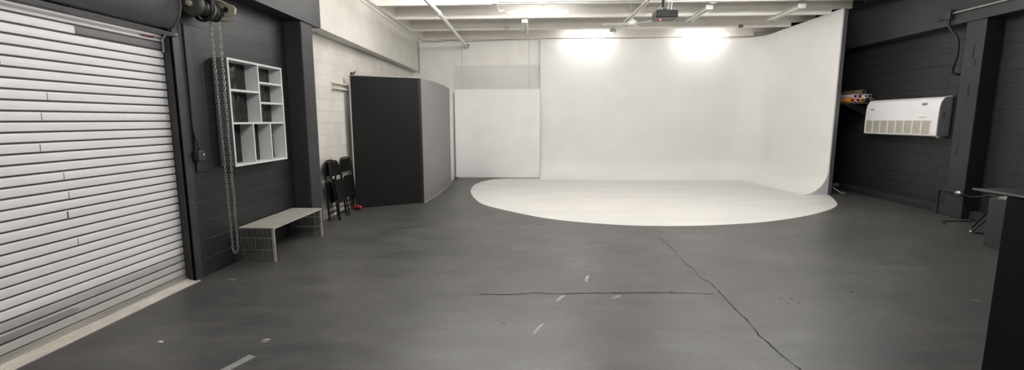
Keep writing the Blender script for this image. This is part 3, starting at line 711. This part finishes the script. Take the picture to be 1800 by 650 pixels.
# dark conduit at the right end of the ceiling
pipe('conduit', [(6.62, 10.1, 3.98), (6.95, 10.1, 3.98), (7.02, 10.1, 4.02), (7.03, 10.1, 4.1), (7.03, 10.1, 4.25)], .03, M['jamb'], 'dark bent conduit at the ceiling behind the top of the backdrop wing', 'conduit')

# ------------------------------------------------------------------ right wall: air conditioner
AX0, AX1, AY0, AY1, AZ0, AZ1 = 7.115, 7.315, 8.62, 10.47, 1.335, 2.045
ac = thing('air_conditioner', 'wide white air conditioner unit mounted on the black wall at right', 'air conditioner', (WR, 9.5, AZ0))
prof = [(AX1, AZ0+.01), (AX0+.03, AZ0), (AX0+.004, AZ0+.02), (AX0, AZ0+.25), (AX0+.006, AZ0+.50), (AX0+.022, AZ0+.60), (AX0+.055, AZ0+.665), (AX0+.10, AZ0+.70), (AX1, AZ1)]
obj('body', MB().prism(prof, 1, AY0+.03, AY1), M['ac'], ac, .006)
sp_ = [(x+(.0 if i in (0, 8) else .002), z) for i, (x, z) in enumerate(prof)]
obj('end_panel', MB().prism([(x+.012 if x < AX1-.01 else x, z+.004 if z < 1.6 else z-.012) for x, z in sp_], 1, AY0+.012, AY0+.03), M['acside'], ac, .003, label='grey right end panel')
rim = MB().tube([(x+.004, AY0+.026, z) for x, z in prof[1:]], .012, 6); obj('end_rim', rim, M['ac'], ac)
gz0, gz1 = AZ0+.04, AZ0+.285
segs = 8; L_ = AY1-AY0-.20
for k in range(segs):
    y1 = AY1-.06-L_*k/segs; y0 = AY1-.06-L_*(k+1)/segs+.022
    g = B((AX0-.002, y0, gz0), (AX0+.004, y1, gz1))
    for j in range(8): zz = gz0+.014+j*.029; g.box((AX0-.006, y0, zz), (AX0-.001, y1, zz+.012))
    obj('grille', g, M['acgrille'], ac)
for k in range(segs+1):
    yy = AY1-.06-L_*k/segs+.011
    obj('grille_divider', B((AX0-.007, yy-.011, gz0-.01), (AX0+.003, yy+.011, gz1+.01)), M['ac'], ac)
obj('badge', B((AX0-.001, AY0+.30, AZ0+.565), (AX0+.02, AY0+.40, AZ0+.605)), M['acside'], ac, label='small dark display badge')
lg = MB()
for k in range(5): lg.box((AX0+.002, AY1-.16-k*.02, AZ0+.50), (AX0+.012, AY1-.147-k*.02, AZ0+.517))
obj('lettering', lg, M['ink'], ac)
lg = MB()
for k in range(8): lg.box((AX0-.002, AY0+.27+k*.022, AZ0+.335), (AX0+.006, AY0+.284+k*.022, AZ0+.350+(.006 if k % 3 == 0 else 0)))
obj('lettering', lg, M['acgrille'], ac)
obj('end_label', B((AX0+.07, AY0+.009, AZ0+.33), (AX0+.115, AY0+.013, AZ0+.43)), M['projg'], ac)
obj('mounting_bracket', B((AX1, AY0+.0, AZ0-.01), (WR, AY0+.05, AZ1-.02)).box((AX0+.12, AY0+.0, AZ0-.03), (WR, AY0+.04, AZ0-.0)), M['jamb'], ac, .004)
obj('foot_bracket', B((AX0+.06, AY0+.02, AZ0-.022), (AX0+.14, AY0+.09, AZ0+.002)), M['conduit'], ac, .004)

# paper rolls on a rack behind the wing
rk = thing('roll_rack', 'black rack on the right wall behind the backdrop wing, holding paper rolls', 'rack', (WR, 10.6, 2.0))
obj('shelf', B((6.70, 10.50, 1.975), (WR, 12.6, 2.0)), M['jamb'], rk, .003)
for yy in (10.75, 12.3): obj('bracket', MB().prism([(6.8, 1.975), (WR, 1.975), (WR, 1.70)], 1, yy-.015, yy+.015), M['jamb'], rk)
RCOL = [('orange', (.75, .26, .04)), ('dusty pink', (.62, .24, .30)), ('pink', (.70, .30, .36)), ('golden yellow', (.72, .42, .05)), ('black', (.02, .02, .02)), ('grey', (.16, .16, .16)), ('white', (.68, .66, .62)), ('silver grey', (.26, .26, .26)), ('pale lilac', (.52, .46, .52)), ('brown', (.16, .11, .075))]
ROLLS = [(6.705, 0, 0), (6.80, 0, 1), (6.90, 0, 3), (7.0, 0, 4), (7.10, 0, 5), (6.755, 1, 8), (6.852, 1, 2), (6.95, 1, 6), (7.05, 1, 7), (6.90, 2, 9)]
HOW = {0: 'lying nearest the backdrop at the bottom', 1: 'on the bottom row of the stack', 2: 'in the middle row of the stack', 3: 'on the bottom row beside the pink ones', 4: 'on the bottom row of the stack', 5: 'at the wall end of the bottom row', 6: 'in the middle row of the stack', 7: 'middle row, wall end', 8: 'in the middle row next to the backdrop', 9: 'lying on top of all the others'}
for x, row, c in ROLLS:
    x = x*1.025; z = 2.002+.05+row*.089; y0 = 10.52+.05*random.random(); rad = .049
    nm, colr = RCOL[c]
    r_ = thing('paper_roll', f'{nm} paper roll on the wall rack, {HOW[c]}', 'paper roll', (x, y0, z), 'backdrop rolls on the rack')
    mb = MB().lathe((x, y0, z), (0, 1, 0), [(.024, .01), (.026, 0), (rad-.004, 0), (rad, .004), (rad, 2.1), (.024, 2.1)], 20)
    obj('paper', mb, pm(nm.replace(' ', '_')+'_paper', colr), r_)
    obj('core', MB().lathe((x, y0-.006, z), (0, 1, 0), [(.018, .0), (.024, 0), (.024, .05), (.018, .05), (.018, .0)], 16).cyl((x, y0+.02, z), (x, y0+.03, z), .02, 12), M['jamb'] if c != 6 else M['cast'], r_)

# conduit with box and drooping cable on the right beam
cb = thing('beam_conduit', 'grey conduit along the right beam ending in a box with a drooping black cable', 'conduit', (7.05, 8.5, 3.42))
obj('tube', MB().tube([(7.045, YF+.1, 3.41), (7.045, 7.5, 3.41), (7.045, 8.5, 3.415)], .017, 8), M['conduit'], cb)
obj('box', B((6.99, 8.5, 3.32), (7.07, 8.62, 3.47)), M['jamb'], cb, .006)
obj('stub', MB().cyl((7.04, 8.6, 3.36), (7.04, 8.82, 3.35), .012, 8), M['jamb'], cb)
obj('cable', MB().tube([(7.03, 8.56, 3.34), (7.03, 8.54, 3.2), (7.04, 8.46, 3.1), (7.05, 8.375, 3.0), (7.06, 8.35, 2.85), (7.06, 8.35, 2.7), (7.06, 8.40, 2.5), (7.08, 8.42, 2.42), (7.12, 8.37, 2.39), (7.34, 8.36, 2.42)], .02, 8), M['cover'], cb)

# pipe at the foot of the right post, case, counter
fp = thing('floor_pipe', 'bent dark pipe with a shiny joint at the foot of the right post', 'pipe', (7.03, 8.3, 0))
obj('run', MB().tube([(7.05, 8.36, 0), (7.05, 8.36, .36), (7.04, 8.33, .43), (7.03, 8.25, .45), (7.03, 7.94, .435)], .02, 8), M['jamb'], fp)
obj('joint', MB().lathe((7.03, 7.94, .435), (0, -1, 0), [(.03, -.06), (.042, -.05), (.042, .0), (.03, .03), (.012, .045)], 14), M['steel'], fp)
pipe('cable', [(7.03, 7.9, .43), (6.7, 7.4, .46), (6.3, 6.8, .56), (6.02, 6.36, .657), (5.98, 6.22, .657), (6.0, 6.0, .66)], .0045, M['hood'], 'thin cable from the shiny pipe joint to the top of the dark case', 'cable')
cs = thing('equipment_case', 'dark grey upright case standing by the black counter at right', 'case', (6.05, 5.95, 0))
obj('body', B((5.865, 5.68, 0), (6.30, 6.2, .65)), M['block'], cs, .01)
obj('latch', MB().tube([(5.91, 6.10, .655), (5.92, 6.06, .672), (5.93, 5.99, .668), (5.93, 5.93, .655)], .012, 8).box((5.88, 5.92, .648), (5.95, 6.12, .657)), M['conduit'], cs)
sl = thing('light_stand', 'folded black stand with silver foot tip leaning behind the dark case', 'stand', (6.5, 6.8, 0))
obj('leg', MB().tube([(6.36, 6.92, .012), (6.50, 6.85, .25), (6.62, 6.80, .42)], .014, 8), M['cover'], sl)
obj('leg', MB().tube([(6.385, 6.88, .02), (6.60, 6.70, .02)], .014, 8), M['cover'], sl)
obj('leg', MB().tube([(6.62, 7.2, .014), (6.62, 7.0, .3), (6.60, 6.86, .62)], .013, 8), M['cover'], sl)
obj('foot_tip', MB().ball((6.36, 6.92, .022), .022), M['steel'], sl)
pipe('floor_cable', [(6.50, 7.50, .008), (6.53, 7.62, .008), (6.66, 7.70, .008), (6.85, 7.72, .008), (7.05, 7.70, .008), (7.18, 7.78, .008)], .008, M['cover'], 'black cable curling on the floor in front of the right post', 'cable')
ct = thing('counter', 'tall black counter cut off by the right edge of the photo', 'counter', (3.6, 1.5, 0))
obj('body', B((2.905, -1.2, 0), (4.5, 2.965, 1.175)), M['counter'], ct, .004)
obj('countertop', B((2.89, -1.25, 1.18), (4.6, 3.165, 1.2)), M['countertop'], ct, .008)
obj('edge_trim', B((2.884, -1.25, 1.187), (2.89, 3.165, 1.198)).box((2.884, 3.165, 1.187), (4.6, 3.171, 1.198)), M['trimg'], ct)
obj('top_bracket', MB().prism([(2.965, 1.175), (3.12, 1.175), (2.965, 1.06)], 0, 3.3, 3.33), M['counter'], ct)

# small things on the floor
tp = tag(obj('tape_strip', flat_poly([(-2.10, 2.77), (-2.045, 2.745), (-1.958, 2.973), (-2.022, 3.0)], 0, .0015), M['tape'], None, origin=(-2.03, 2.87, 0)), 'strip of grey tape stuck on the floor near the bottom of the photo', 'tape')
chp = MB().prism([(-.018, -.006), (.016, -.012), (.022, .004), (.0, .014), (-.02, .010)], 2, 0, .004); chp.v = [(-2.806+a, 3.155+b, c) for a, b, c in chp.v]
tag(obj('paint_chip', chp, M['chip'], None, origin=(-2.806, 3.155, 0)), 'tiny white chip lying on the dark floor in front of the roller door', 'chip')
fc = thing('floor_clamp', 'small metal clamp and rod lying at the foot of the backdrop wing', 'clamp', (6.75, 10.5, 0))
obj('rod', MB().tube([(6.62, 10.62, .16), (6.7, 10.55, .10), (6.80, 10.46, .012)], .010, 8), M['steel'], fc)
obj('grip', MB().cyl((6.79, 10.44, .028), (6.86, 10.47, .028), .026, 12).cyl((6.86, 10.47, .02), (6.98, 10.56, .014), .010, 8), M['steel'], fc)
obj('head', B((6.66, 10.58, .17), (6.78, 10.64, .235)), M['hood'], fc, .012)
obj('post', MB().cyl((6.70, 10.61, 0), (6.70, 10.61, .2), .014, 8), M['hood'], fc)

# ------------------------------------------------------------------ world, camera, view
w = bpy.data.worlds.new('world'); SC.world = w; w.use_nodes = True
w.node_tree.nodes['Background'].inputs[0].default_value = (.05, .05, .05, 1)
cam = bpy.data.cameras.new('camera'); co = bpy.data.objects.new('camera', cam); COL.objects.link(co)
R = [Vector((0.99878508, 0.0492337, -0.0020976)), Vector((0.00478002, -0.13916049, -0.9902583)), Vector((-0.04904598, 0.9890452, -0.13922676))]
mx = Matrix((( R[0].x, -R[1].x, -R[2].x, 0), (R[0].y, -R[1].y, -R[2].y, 0), (R[0].z, -R[1].z, -R[2].z, 1.65), (0, 0, 0, 1)))
co.matrix_world = mx
cam.sensor_fit = 'HORIZONTAL'; cam.sensor_width = 36; cam.lens = 814.57*36/1800; cam.clip_start = .05
SC.camera = co
SC.view_settings.view_transform = 'Standard'; SC.view_settings.look = 'None'; SC.view_settings.gamma = 1
SC.view_settings.use_curve_mapping = False; SC.view_settings.exposure = 1.2
SC.cycles.max_bounces = 8; SC.cycles.diffuse_bounces = 5; SC.cycles.caustics_reflective = False; SC.cycles.caustics_refractive = False
try: SC.cycles.use_denoising = True
except Exception: pass
